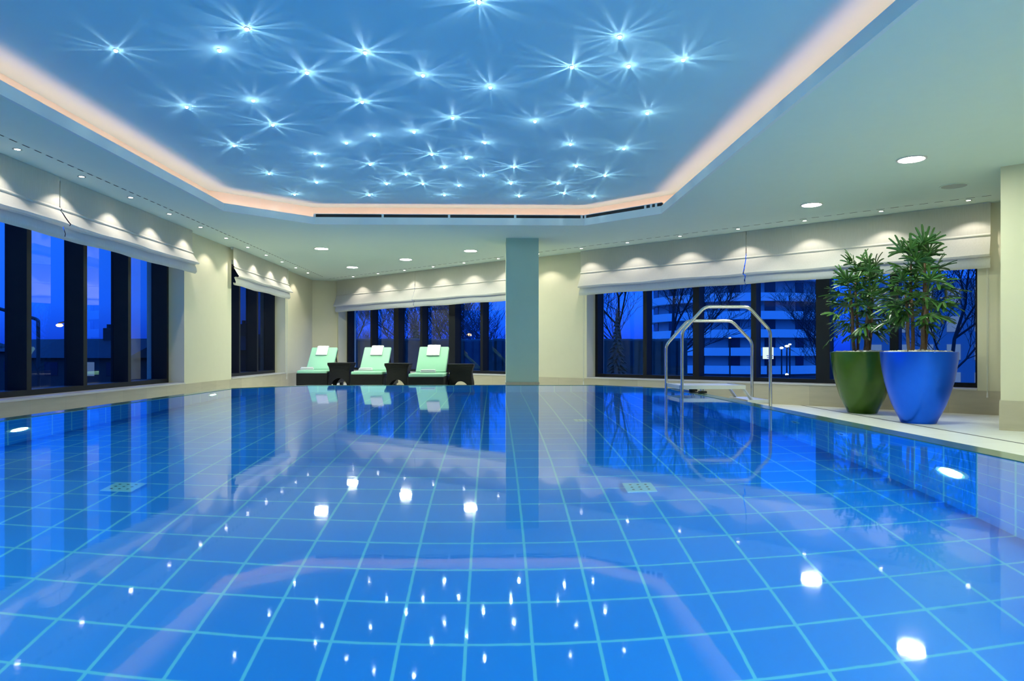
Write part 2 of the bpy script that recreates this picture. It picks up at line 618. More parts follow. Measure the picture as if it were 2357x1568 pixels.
# dark joint in the deck
jo = MB().prism([V2(4.835, -4.9), V2(4.86, -4.9), V2(4.86, 11.2), V2(4.835, 11.2)], -0.01, 0.0015)
struct(jo.build('trim_6', M['slot']), 'dark drain joint running along the deck')

# ------------------------------------------------------------------ windows


def window(idx, o, d, n, a, e, fins, frame_at, glass_at, back_at, label):
    w = bpy.data.objects.new('window_%d' % idx, None)
    COL.objects.link(w)
    struct(w, label)
    b = MB()
    b.wallbox(o, d, n, a, e, frame_at, back_at, ZB + 0.012, ZB + 0.075)
    b.wallbox(o, d, n, a, e, frame_at, back_at, ZT - 0.06, ZT)
    b.wallbox(o, d, n, a, a + 0.06, frame_at, back_at, ZB + 0.075, ZT - 0.06)
    b.wallbox(o, d, n, e - 0.06, e, frame_at, back_at, ZB + 0.075, ZT - 0.06)
    b.build('window_frame', M['frame'], w)
    for t, wd in fins:
        MB().wallbox(o, d, n, t, t + wd, frame_at + 0.002, back_at - 0.002, ZB + 0.075, ZT - 0.06).build('mullion', M['frame'], w)
    ed = [a + 0.06] + [x for t, wd in fins for x in (t, t + wd)] + [e - 0.06]
    for k in range(0, len(ed), 2):
        MB().wallbox(o, d, n, ed[k], ed[k + 1], glass_at, glass_at + 0.008, ZB + 0.075, ZT - 0.06).build('pane', M['glass'], w)
    b = MB().wallbox(o, d, n, a, e, -0.02, back_at, ZB - 0.012, ZB + 0.011)
    b.build('window_sill', M['sill'], w)
    return w


UF = UL - 0.25
r1 = [on_left(x, UF) for x in (73, 201, 302)]
e1 = on_left(383, UF)
fins = [(r1[0] - 1.07 * k - 0.08, 0.08) for k in (3, 2, 1)] + [(r - 0.08, 0.08) for r in r1]
window(1, LO, LD, LN, w1a, w1b, fins, 0.25, 0.46, 0.50, 'tall dark framed window band along the pool side')
e2 = on_left(630, UF)
window(2, LO, LD, LN, w2a, w2b, [(e2 - 1.07 * k - 0.08, 0.08) for k in (3, 2, 1) if e2 - 1.07 * k - .1 > w2a + .06], 0.25, 0.46, 0.50, 'narrow dark window beside the corner loungers')
fA = [(11.03, 0.08), (11.96, 0.22), (13.16, 0.08), (14.10, 0.20), (15.23, 0.08)]
window(3, FO, FD, FN, A0, A1, [(10.0, 0.04)] + fA, 0.29, 0.45, 0.50, 'dark framed windows behind the loungers')
fB = [(2.44, 0.12), (3.41, 0.21), (4.59, 0.09), (5.63, 0.12), (6.70, 0.08)]
window(4, FO, FD, FN, B0, B1, fB, 0.29, 0.45, 0.50, 'wide dark framed windows behind the potted palms')

# ------------------------------------------------------------------ roman blinds


def blind(o, d, n, t0, t1, zs, zf, zb, label, seed, group, cords=()):
    """Hangs proud of the wall plane; o,d,n as for the wall."""
    r = random.Random(seed)
    mid = o + d * ((t0 + t1) / 2)
    t = thing('roman_blind', label, 'blind', (mid.x, mid.y, ZCEIL), 0, group)
    L = t1 - t0
    hf = zs - zf
    prof = [(.10, 2.832), (.10, 2.72), (.10, 2.60), (.10, zs + .022), (.120, zs + .006), (.121, zs - .004), (.104, zs - .016),
            (.124, zs - hf * .25), (.156, zs - hf * .55), (.194, zs - hf * .85), (.210, zf + .01), (.196, zf - .014), (.150, zf - .006),
            (.125, zf - .02), (.138, zf - (zf - zb) * .3), (.156, zf - (zf - zb) * .6), (.152, zb + .025), (.128, zb), (.105, zb + .012), (.098, zb + .05)]
    nseg = max(24, int(L * 16))
    ph = [r.uniform(0, 6) for _ in range(6)]
    b = MB()
    rows = []
    for i, (q, z) in enumerate(prof):
        row = []
        amp = 0.0 if i < 2 else (0.003 if i < 7 else 0.009)
        for k in range(nseg + 1):
            s = k / nseg * L
            wob = amp * (math.sin(s * 5.1 + ph[0] + i * .25) + .6 * math.sin(s * 11.3 + ph[1] - i * .3) + .5 * math.sin(s * 2.3 + ph[2]))
            dz = 0 if i < 7 else 0.006 * math.sin(s * 3.7 + ph[3] + i * .2)
            p = d * (s - L / 2) - n * (q + wob)
            row.append(b.bm.verts.new((p.x, p.y, z + dz - ZCEIL)))
        rows.append(row)
    for i in range(len(rows) - 1):
        for k in range(nseg):
            b.bm.faces.new((rows[i][k], rows[i][k + 1], rows[i + 1][k + 1], rows[i + 1][k]))
    b.build('blind_fabric', M['fabric'], t, smooth=True)
    MB().wallbox(V2(0, 0), d, n, -L / 2, L / 2, -0.095, -0.05, -0.045, -0.002).build('headrail', M['white'], t)
    for ct, zend in cords:
        p = d * (ct - (t0 + t1) / 2) - n * 0.09
        co = MB()
        co.tube([(p.x, p.y, -0.05), (p.x, p.y, zend - ZCEIL)], 0.0035, 6)
        co.tube([(p.x + .03, p.y, -0.05), (p.x + .01, p.y, zend - ZCEIL)], 0.0035, 6)
        c = co.build('pull_cord', M['cord'], t)
        MB().cyl((p.x + .005, p.y, zend - ZCEIL - .03), 0.012, 0.07, 10, 0.008).build('cord_weight', M['white'], c)
    return t


lb = on_left(443, -4.95)
lj = on_left(138, -4.95)
GB = 'half-raised roman blinds over the windows'
blind(LO, LD, LN, lj - 3.44, lj - 0.006, 2.47, 2.29, 2.135, 'white roman blind on the side window, ending at the frame edge', 1, GB)
blind(LO, LD, LN, lj + 0.006, lb, 2.47, 2.29, 2.13, 'white roman blind over four panes of the long side window', 2, GB)
blind(LO, LD, LN, on_left(537, -4.95), on_left(664, -4.95), 2.46, 2.28, 2.11, 'white roman blind on the narrow window with a visible black gap', 3, GB,
      cords=[(on_left(664, -4.95) - .12, 0.26)])
blind(FO, FD, FN, 12.981, 16.33, 2.415, 2.12, 1.955, 'white roman blind above the two loungers by the corner', 4, GB)
blind(FO, FD, FN, 9.66, 12.972, 2.415, 2.12, 1.955, 'white roman blind partly hidden behind the pillar', 5, GB)
blind(FO, FD, FN, 4.607, 7.96, 2.405, 2.125, 1.965, 'white roman blind over the window behind the pool ladder', 6, GB,
      cords=[(7.90, 0.26)])
blind(FO, FD, FN, 1.27, 4.594, 2.405, 2.125, 1.965, 'white roman blind behind the tops of the palms', 7, GB,
      cords=[(1.31, 0.30)])

# ------------------------------------------------------------------ ceiling slots, spots, downlights
def slot_row(label, p, d, count, step):
    t = thing('ceiling_slot_grille', label, 'vent', (p.x, p.y, ZCEIL), math.atan2(d.y, d.x))
    MB().box((count * step / 2, 0, -0.0005), (count * step, 0.022, 0.002)).build('rail', M['ceil'], t)
    sl_ = MB().box((0, 0, -0.0015), (0.10, 0.014, 0.003)).build('slot', M['slot'], t, loc=(0.06, 0, 0))
    for k in range(1, count):
        c = sl_.copy()
        COL.objects.link(c)
        c.parent = t
        c.location = (0.06 + k * step, 0, 0)


slot_row('dashed dark slot line in the ceiling along the long side wall', V2(-4.54, 4.4), V2(0, 1), 79, 0.175)
slot_row('dashed dark slot line in the ceiling along the far window wall', far(1.2, 10.55), FD, 85, 0.175)


def ring(r0, r1, z0, z1, seg=28):
    return MB().prism([V2(r1 * math.cos(2 * PI * k / seg), r1 * math.sin(2 * PI * k / seg)) for k in range(seg)], z0, z1,
                      [[V2(r0 * math.cos(2 * PI * k / seg), r0 * math.sin(2 * PI * k / seg)) for k in range(seg)]])


def lamp_child(kind, name, parent, loc, energy, col, **kw):
    l = bpy.data.lights.new(name, kind)
    l.energy = energy
    l.color = col
    for k, v in kw.items():
        setattr(l, k, v)
    o = bpy.data.objects.new(name, l)
    COL.objects.link(o)
    o.parent = parent
    o.location = loc
    return o


SPOT_W = 17.0
spot_proto = thing('recessed_spotlight', 'tiny', 'spotlight', (0, 0, ZCEIL))
ring(0.026, 0.042, -0.006, 0.0).build('bezel', M['chrome'], spot_proto, smooth=True)
MB().cyl((0, 0, -0.0025), 0.026, 0.004, 20).build('lens', M['e_spot'], spot_proto)
sl = lamp_child('SPOT', 'beam', spot_proto, (0, 0, -0.02), SPOT_W, (1.0, 0.90, 0.80), spot_size=math.radians(112), spot_blend=0.35, shadow_soft_size=0.012)
spots = []
for k in range(-3, 11):
    spots.append((V2(-4.69 + .0, on_left(40, -4.69) + 1.046 * k), 'side', k))
fx = [813, 870, 931, 997, 1068, 1147, 1238, 1338, 1444, 1565, 1699, 1852, 2028, 2229]
for i, x in enumerate(reversed(fx)):
    spots.append((far(far_t(x, 10.69), 10.69), 'far', i))
first = True
for p, wl, k in spots:
    o = spot_proto if first else copy_tree(spot_proto)
    first = False
    o.location = (p.x, p.y, ZCEIL)
    if wl == 'side':
        if k >= 0:
            o['label'] = 'tiny recessed ceiling spot by the long side wall, %s visible counted towards the corner' % ORD[k]
        else:
            o['label'] = 'tiny recessed ceiling spot by the long side wall, %s before the picture edge' % ORD[-k - 1]
        o['group'] = 'small spots along the long side wall'
    else:
        o['label'] = 'tiny recessed ceiling spot by the far windows, %s counted from the cream pier' % ORD[k]
        o['group'] = 'small spots along the far window wall'
    o['category'] = 'spotlight'

dl = [(740, 572, 'round ceiling downlight between the cove and the corner lounger, first towards the pool'),
      (811, 615, 'round ceiling downlight closest to the far corner of the room'),
      (934, 597, 'round ceiling downlight above the middle lounger, near the blind joint'),
      (1083, 577, 'round ceiling downlight next to the pillar'),
      (1868, 471, 'round ceiling downlight above the green pot, smaller of the two over the deck'),
      (2098, 366, 'largest looking round ceiling downlight, near the round speaker grille')]
pts = [(pix(x, y, ZCEIL), lab) for x, y, lab in dl]
stp = pts[5][0] - pts[4][0]
for k in (1, 2, 3):
    pts.append((pts[5][0] + stp * k, 'round ceiling downlight over the deck, %s beyond the picture edge' % ORD[k - 1]))
d_proto = thing('ceiling_downlight', 'x', 'downlight', (0, 0, ZCEIL), 0, 'large round downlights in the lower ceiling')
ring(0.122, 0.142, -0.010, 0.0, 40).build('bezel', M['white'], d_proto, smooth=True)
MB().cyl((0, 0, -0.0035), 0.122, 0.006, 40).build('diffuser', M['e_down'], d_proto)
for i, (p, lab) in enumerate(pts):
    o = d_proto if i == 0 else copy_tree(d_proto)
    o.location = (p.x, p.y, ZCEIL)
    o['label'] = lab

p = pix(2196, 428, ZCEIL)
sp = thing('ceiling_speaker', 'flat round grey speaker grille in the ceiling by the pier', 'speaker', (p.x, p.y, ZCEIL))
ring(0.135, 0.150, -0.006, 0.0, 40).build('rim', M['ceil'], sp)
MB().cyl((0, 0, -0.002), 0.135, 0.004, 40).build('grille', M['grille'], sp)

# linear air slots standing on the cove lip


def air_slot(a, e, label, divs):
    d = (e - a).normalized()
    L = (e - a).length
    t = thing('linear_air_diffuser', label, 'air vent', (a.x, a.y, ZCEIL + 0.11), math.atan2(d.y, d.x), 'black slot diffusers on the cove lip')
    MB().box((L / 2, 0, 0.024), (L, 0.03, 0.046)).build('slot', M['black'], t)
    MB().box((L / 2, 0, 0.051), (L, 0.036, 0.008)).build('top_trim', M['cove'], t)
    for s in divs:
        MB().box((s * L, 0, 0.024), (0.035, 0.034, 0.0475)).build('divider', M['cove'], t)
    return t


off = offset_poly(COVE, 0.015)
air_slot(off[3], off[2], 'long black linear air slot on the straight cove edge', (0.0, .25, .495, .74, .988))
air_slot(off[2], off[1], 'shorter black linear air slot on the slanting cove edge', (0.015, .80, .87, .93))

# ------------------------------------------------------------------ star lights
STARS = [(266.5, 114.5), (568, 64.5), (505, 114), (707, 165.5), (429.5, 244.5), (583, 230), (628, 286), (539, 333.5), (725.5, 352), (741, 380.5),
         (619.5, 398.5), (729, 418.5), (678, 446.5), (1102.5, 2), (840.5, 119), (973.5, 171.5), (1128.5, 199.5), (1426.5, 83), (1316.3, 152.7),
         (1447, 150.5), (1572.5, 136), (833.6, 233), (1042, 270), (1231.5, 278), (1339.4, 241.7), (1490, 259), (797.6, 327.5), (861.5, 310),
         (953, 302), (1116, 327), (1313, 331), (1436, 341), (994, 353.7), (1073.6, 362.5), (1022.7, 384), (852, 377), (934.4, 400), (890, 422),
         (973.5, 422), (1056, 426), (1112.6, 403), (1183, 383.5), (1176, 421), (1283.7, 421), (1326.5, 381), (1392.7, 403), (850, 448),
         (1022.7, 448), (1194.8, 450.5), (1298.7, 444), (1364.5, 451)]
BANDS = [(-10, 60, 'in the highest band of the picture'), (60, 130, 'in the first band'), (130, 215, 'in the second band'), (215, 265, 'in the third band'),
         (265, 320, 'in the fourth band'), (320, 360, 'in the fifth band'), (360, 395, 'in the sixth band'), (395, 412, 'in the seventh band'),
         (412, 432, 'in the eighth band'), (432, 500, 'in the last band by the black slot')]


def star_light_nodes(l, rot, seed):
    """A cut crystal throws narrow fans of light sideways over the ceiling."""
    r = random.Random(seed)
    l.use_nodes = True
    nt = l.node_tree
    for nd in list(nt.nodes):
        nt.nodes.remove(nd)
    out = nt.nodes.new('ShaderNodeOutputLight')
    em = nt.nodes.new('ShaderNodeEmission')
    geo = nt.nodes.new('ShaderNodeNewGeometry')
    sp = nt.nodes.new('ShaderNodeSeparateXYZ')
    nt.links.new(geo.outputs['Incoming'], sp.inputs[0])
    phi = math_n(nt, 'ARCTAN2', sp.outputs[1], sp.outputs[0])
    tot = None
    for nn, ph, pw, am in ((4.0, rot, 36.0, 1.0), (2.5, rot + r.uniform(.2, .6), 60.0, .5), (7.0, rot + r.uniform(0, .3), 30.0, .10)):
        a = math_n(nt, 'ABSOLUTE', math_n(nt, 'COSINE', math_n(nt, 'ADD', math_n(nt, 'MULTIPLY', phi, nn), ph)))
        q = math_n(nt, 'MULTIPLY', math_n(nt, 'POWER', a, pw), am)
        tot = q if tot is None else math_n(nt, 'ADD', tot, q)
    tot = math_n(nt, 'ADD', tot, 0.012)
    up = math_n(nt, 'ABSOLUTE', sp.outputs[2])
    # stronger towards grazing angles, fading out at the very end of the streak
    g = math_n(nt, 'POWER', math_n(nt, 'MAXIMUM', up, 0.03), -1.35)
    fade = math_n(nt, 'MINIMUM', math_n(nt, 'MULTIPLY', math_n(nt, 'MAXIMUM', math_n(nt, 'SUBTRACT', up, 0.035), 0.0), 9.0), 1.0)
    st = math_n(nt, 'MULTIPLY', math_n(nt, 'MULTIPLY', tot, g), fade)
    nt.links.new(st, em.inputs['Strength'])
    em.inputs['Color'].default_value = (1, 1, 1, 1)
    nt.links.new(em.outputs[0], out.inputs['Surface'])


STAR_W = 0.20
variants = []
for i in range(8):
    l = bpy.data.lights.new('sparkle', 'POINT')
    l.energy = STAR_W
    l.color = (0.66, 0.92, 1.0)
    l.shadow_soft_size = 0.0
    star_light_nodes(l, i * 0.39 + 0.1, i)
    variants.append(l)
sb = ring(0.008, 0.017, -0.006, 0.0, 16)
s_proto = thing('star_light', 'x', 'star light', (0, 0, ZUP), 0, 'crystal star lights in the blue ceiling recess')
sb.build('bezel', M['chrome'], s_proto)
MB().ball((0, 0, -0.008), 0.0135, 2).build('crystal', M['e_star'], s_proto, smooth=True)
byband = {}
for x, y in STARS:
    for lo, hi, nm in BANDS:
        if lo <= y < hi:
            byband.setdefault(nm, []).append((x, y))
cnt = 0
for nm, lst in byband.items():
    lst.sort()
    for k, (x, y) in enumerate(lst):
        p = pix(x, y, ZUP)
        o = s_proto if cnt == 0 else copy_tree(s_proto)
        o.location = (p.x, p.y, ZUP)
        if len(lst) == 1:
            o['label'] = 'single sparkling star light at the top edge of the picture'
        else:
            o['label'] = 'sparkling star light %s, %s from the window side' % (nm, ORD[k])
        lo_ = bpy.data.objects.new('sparkle', variants[(cnt * 5) % 8])
        COL.objects.link(lo_)
        lo_.parent = o
        lo_.location = (0, 0, -0.038)
        cnt += 1

# ------------------------------------------------------------------ underwater lamps and fittings


def through_water(x, y):
    """Plan direction, distance to the water and slope of the refracted ray for a pixel."""
    d = c2((x - CX) / F, 1.0)
    k = F * (ZC - ZW) / (y - HY)
    p = d * k
    dep = math.atan((y - HY) / math.hypot(F, x - CX))
    r = math.asin(math.cos(dep) / 1.333)
    return p, d.normalized(), math.tan(r)


def on_pool_wall(x, y, u):
    p, d, tn = through_water(x, y)
    s = (u - p.x) / d.x
    q = p + d * s
    return Vector((q.x, q.y, ZW - s / tn))


def on_pool_floor(x, y):
    p, d, tn = through_water(x, y)
    q = p + d * (DEPTH * tn)
    return Vector((q.x, q.y, ZW - DEPTH))


ui_l, ui_r = POOL_IN[5].x, POOL_IN[1].x
ul = [(on_pool_wall(40, 989, ui_l), 1, 'bright round underwater lamp in the wall below the long window'),
      (on_pool_wall(487, 909, ui_l), 1, 'small bright underwater lamp below the cream wall strip'),
      (on_pool_wall(2195, 1088, ui_r), -1, 'bright round underwater lamp below the potted palms')]
ul.append((Vector((ui_l, 1.75, ul[0][0].z)), 1, 'underwater lamp in the pool wall, outside the picture beside the camera'))
ul.append((Vector((ui_r, 0.5, ul[2][0].z)), -1, 'underwater lamp in the deck side pool wall, outside the picture'))
ul.append((Vector((0.0, POOL_IN[6].y, -0.6)), 0, 'added unseen underwater lamp in the pool end wall behind the camera, middle'))  # end wall lamps, added out of view to brighten the pool floor
ul.append((Vector((1.4, POOL_IN[6].y, -0.6)), 0, 'added unseen underwater lamp in the pool end wall behind the camera, deck side'))
u_proto = thing('underwater_light', 'x', 'pool lamp', (0, 0, 0), 0, 'round underwater pool lamps')
bz = ring(0.10, 0.125, 0.0, 0.022, 32)
bmesh.ops.transform(bz.bm, matrix=Matrix.Rotation(PI / 2, 4, 'Y'), verts=bz.bm.verts)
bz.build('bezel', M['white'], u_proto)
MB().cyl((0.008, 0, 0), 0.10, 0.015, 32, rot=Matrix.Rotation(PI / 2, 4, 'Y')).build('lens', M['e_pool'], u_proto)
for i, (p, sd, lab) in enumerate(ul):
    o = u_proto if i == 0 else copy_tree(u_proto)
    o.location = p
    o.rotation_euler = (0, 0, 0 if sd == 1 else (PI if sd == -1 else PI / 2))
    o['label'] = lab
i_proto = thing('pool_floor_inlet', 'x', 'pool inlet', (0, 0, 0), 0, 'square white inlets on the pool floor')
MB().box((0, 0, 0.008), (0.19, 0.19, 0.016), bev=0.005).build('plate', M['inlet'], i_proto)
hb = MB()
for a in range(3):
    for c in range(3):
        hb.cyl(((a - 1) * .05, (c - 1) * .05, 0.0165), 0.009, 0.002, 10)
hb.build('hole', M['slot'], i_proto)
for i, (x, y, lab) in enumerate([(1472, 1123, 'square white inlet on the pool floor in front of the ladder'), (1342, 968, 'square white inlet on the pool floor towards the far edge'),
                                 (285, 1122, 'square white inlet on the pool floor below the long window')]):
    o = i_proto if i == 0 else copy_tree(i_proto)
    o.location = on_pool_floor(x, y)
    o['label'] = lab
w_proto = thing('pool_wall_inlet', 'x', 'pool inlet', (0, 0, 0), 0, 'round inlets in the deck side pool wall')
MB().cyl((-0.006, 0, 0), 0.075, 0.012, 24, rot=Matrix.Rotation(PI / 2, 4, 'Y')).build('plate', M['inlet'], w_proto)
MB().cyl((-0.013, 0, 0), 0.03, 0.004, 16, rot=Matrix.Rotation(PI / 2, 4, 'Y')).build('nozzle', M['slot'], w_proto)
for i, (x, y, lab) in enumerate([(1940, 1000, 'round inlet in the pool wall below the green pot'), (1832, 972, 'round inlet in the pool wall between ladder and green pot')]):
    o = w_proto if i == 0 else copy_tree(w_proto)
    o.location = on_pool_wall(x, y, ui_r)
    o['label'] = lab

# ------------------------------------------------------------------ pool ladder


def fillet(pts, r, seg=6):
    pts = [Vector(p) for p in pts]
    res = [pts[0]]
    for i in range(1, len(pts) - 1):
        a, p, c = pts[i - 1], pts[i], pts[i + 1]
        d1, d2 = (a - p).normalized(), (c - p).normalized()
        k = min(r, (a - p).length * .45, (c - p).length * .45)
        p1, p2 = p + d1 * k, p + d2 * k
        for j in range(seg + 1):
            s = j / seg
            res.append(p1 * (1 - s) ** 2 + p * 2 * s * (1 - s) + p2 * s * s)
    res.append(pts[-1])
    return res


LB = V2(3.0, 8.78)
lad = thing('pool_stairs', 'stainless steel stairs with two arched handrails over the pool edge', 'pool ladder', (LB.x, LB.y, 0))


def lp(u, dv, z):
    return (u - LB.x, dv, z)


V1, V3 = 0.0, 0.70
UA, UB = 2.36, 3.575
for dv, zt, zl, zr, ua, ub in ((V1, 1.43, 1.11, 1.12, 2.43, 3.585), (V3, 1.28, .94, .985, 2.40, 3.61)):
    pts = fillet([lp(ua, dv, -0.55), lp(ua, dv, zl), lp(ua + .30, dv, zt), lp(ub - .29, dv, zt), lp(ub, dv, zr), lp(ub, dv, 0.0)], 0.065)
    MB().tube(pts, 0.021, 14).build('handrail', M['chrome'], lad, smooth=True)
b = MB().box(lp(2.84, .35, .396), (0.80, .62, .012))
pf = b.build('platform', M['brushed'], lad)
b = MB()
for dv in (.022, .678):
    b.box(lp(2.84, dv, .385), (0.85, .022, .048))
for u in (2.415, 3.262):
    b.box(lp(u, .35, .385), (.024, .64, .048))
b.build('platform_edge', M['brushed'], pf)
tr_ = MB().box(lp(3.44, .35, .210), (0.24, .62, .012)).build('tread', M['brushed'], lad)
b = MB()
for dv in (.022, .678):
    b.box(lp(3.435, dv, .200), (0.29, .022, .04))
for u in (3.295, 3.57):
    b.box(lp(u, .35, .200), (.02, .64, .04))
b.build('tread_edge', M['brushed'], tr_)
for dv in (.06, .64):
    p0, p1 = Vector(lp(3.235, dv, .385)), Vector(lp(3.375, dv, .195))
    MB().tube([p0, p1], 0.021, 4).build('stringer', M['brushed'], lad)
for dv in (.10, .52):
    ps = MB().tube([lp(2.71, dv, ZW + .004), lp(2.71, dv, .385)], .014, 10).tube([lp(2.745, dv, ZW + .004), lp(2.745, dv, .385)], .012, 10).build('support_post', M['chrome'], lad, smooth=True)
    MB().box(lp(2.727, dv, ZW + .018), (.10, .07, .028), bev=.006).build('clamp', M['rubber'], ps)
for z in (.10, -.18, -.46):
    MB().box(lp(2.415, .35, z), (.10, .66, .02)).build('underwater_tread', M['brushed'], lad)

# ------------------------------------------------------------------ loungers


def lounger_proto():
    t = thing('sun_lounger', 'x', 'sun lounger', (0, 0, 0), 0, 'mint cushioned wicker loungers by the windows')
    b = MB()
    b.box((0, .02, .235), (.69, .04, .27), bev=.012)
    b.box((-.325, .98, .235), (.04, 1.94, .27), bev=.012)
    b.box((.325, .98, .235), (.04, 1.94, .27), bev=.012)
    b.box((0, 1.93, .235), (.69, .04, .27), bev=.012)
    b.box((0, .98, .345), (.66, 1.88, .03))
    b.build('frame', M['wicker'], t)
    for sx in (-1, 1):
        MB().box((sx * .315, .035, .05), (.06, .06, .10), taper=.6).build('leg', M['wicker'], t)
        MB().box((sx * .315, 1.55, .07), (.05, .05, .14), taper=.6).build('leg', M['wicker'], t)
        wm = MB().cyl((sx * .30, 1.80, .085), .085, .035, 24, rot=Matrix.Rotation(PI / 2, 4, 'Y')).build('wheel', M['rubber'], t)
        MB().cyl((sx * .30, 1.80, .085), .03, .045, 12, rot=Matrix.Rotation(PI / 2, 4, 'Y')).build('hub', M['wicker'], wm)
    MB().box((0, .42, .395), (.67, .83, .075), bev=.028, seg=3).build('seat_cushion', M['mint'], t, smooth=True)
    ang = math.radians(43)
    L = .76
    c = Vector((0, .74 + math.cos(ang) * L / 2, .385 + math.sin(ang) * L / 2))
    up = Vector((0, -math.sin(ang), math.cos(ang)))
    bk = MB().box(c + up * .045, (.615, L, .075), rx=ang, bev=.026, seg=3).build('back_cushion', M['mint'], t, smooth=True)
    MB().box(c - up * .015, (.60, L - .02, .03), rx=ang).build('backrest', M['wicker'], t)
    for sx in (-1, 1):
        MB().tube([(sx * .27, 1.20, .79), (sx * .27, 1.45, .36)], .014, 8).build('backrest_stay', M['wicker'], t)
    return t, ang, L


lg, LANG, LLEN = lounger_proto()


def slab_cloth(pts, width, th, name, parent, nx=8):
    """A folded towel: a rounded strip of thickness th following the polyline pts (y,z)."""
    pts = [Vector((0, *p)) for p in pts]
    b = MB()
    rings = []
    for i, p in enumerate(pts):
        a, c = pts[max(0, i - 1)], pts[min(len(pts) - 1, i + 1)]
        tn = (c - a).normalized()
        nm = Vector((0, -tn.z, tn.y))
        k = .55 if i in (0, len(pts) - 1) else 1.0
        row = []
        for j in range(nx + 1):
            x = (j / nx - .5) * width
            e = .6 if j in (0, nx) else 1.0
            row.append((b.bm.verts.new(p + Vector((x, 0, 0)) + nm * th / 2 * k * e + Vector((0, 0, .002 * math.sin(j * 2.1 + i)))), b.bm.verts.new(p + Vector((x, 0, 0)) - nm * th / 2 * k * e)))
        rings.append(row)
    for i in range(len(rings) - 1):
        for j in range(nx):
            for s in (0, 1):
                f = (rings[i][j][s], rings[i][j + 1][s], rings[i + 1][j + 1][s], rings[i + 1][j][s])
                b.bm.faces.new(f)
        for j in (0, nx):
            b.bm.faces.new((rings[i][j][0], rings[i + 1][j][0], rings[i + 1][j][1], rings[i][j][1]))
    for i in (0, -1):
        for j in range(nx):
            b.bm.faces.new((rings[i][j][0], rings[i][j + 1][0], rings[i][j + 1][1], rings[i][j][1]))
    return b.build(name, M['towel'], parent, smooth=True)


ca, sa = math.cos(LANG), math.sin(LANG)
upv = (-sa, ca)
y0, z0 = .74 - sa * .045, .385 + ca * .045        # start of cushion centre line


def back_pt(s, h):
    return (y0 + ca * s + upv[0] * h, z0 + sa * s + upv[1] * h)


ht = .0375 + .021
drape = [back_pt(s, ht) for s in (LLEN - .30, LLEN - .22, LLEN - .12, LLEN - .03)] + [back_pt(LLEN + .006, ht - .002), back_pt(LLEN + .024, .03), back_pt(LLEN + .026, -.02), back_pt(LLEN + .022, -.07), back_pt(LLEN - .02, -.108), back_pt(LLEN - .10, -.112)]
LPOS = [((-4.46, 15.2), 'corner', 'by the olive corner wall'), ((-3.07, 14.4), 'middle', 'between the two small dark tables'), ((-1.645, 13.0), 'third', 'beside the pillar side table')]
for i, ((X, Z), nm, wh) in enumerate(LPOS):
    o = lg if i == 0 else copy_tree(lg)
    p = c2(X, Z)
    o.location = (p.x, p.y, 0)
    o.rotation_euler = (0, 0, -PHI + (0.04, 0.0, -0.02)[i])
    o['label'] = ['mint green cushioned dark wicker lounger standing by the olive corner wall',
                  'mint green cushioned dark wicker lounger standing between two small dark tables',
                  'mint green cushioned dark wicker lounger standing closest to the pillar'][i]
    dx = (-.03, .0, .0)[i]
    tw = thing('bath_towel', ['folded white towel draped over the backrest of the corner lounger', 'folded white towel draped over the backrest of the middle lounger',
                              'folded white towel draped over the backrest of the lounger closest to the pillar'][i], 'towel', (p.x, p.y, 0), o.rotation_euler[2], 'white towels draped on the backrests')
    tw.matrix_world = Matrix.Translation((p.x, p.y, 0)) @ Matrix.Rotation(o.rotation_euler[2], 4, 'Z') @ Matrix.Translation((dx, 0, 0))
    slab_cloth(drape, .265, .030, 'outer_layer', tw)
    tw2 = thing('hand_towel', ['flat folded white towel lying on the seat of the corner lounger', 'flat folded white towel lying on the seat of the middle lounger',
                               'flat folded white towel lying on the seat of the lounger closest to the pillar'][i], 'towel', (p.x, p.y, 0), o.rotation_euler[2], 'folded white towels on the seats')
    tw2.matrix_world = Matrix.Translation((p.x, p.y, .4335)) @ Matrix.Rotation(o.rotation_euler[2] + (.25, .1, .02)[i], 4, 'Z') @ Matrix.Translation(((-.10, -.08, -.02)[i], .55, 0))
    MB().box((0, 0, .016), (.30, .20, .032), bev=.013, seg=3).build('lower_fold', M['towel'], tw2, smooth=True)
    MB().box((0.0, .005, .047), (.28, .19, .030), bev=.013, seg=3).build('upper_fold', M['towel'], tw2, smooth=True)

# ------------------------------------------------------------------ side tables


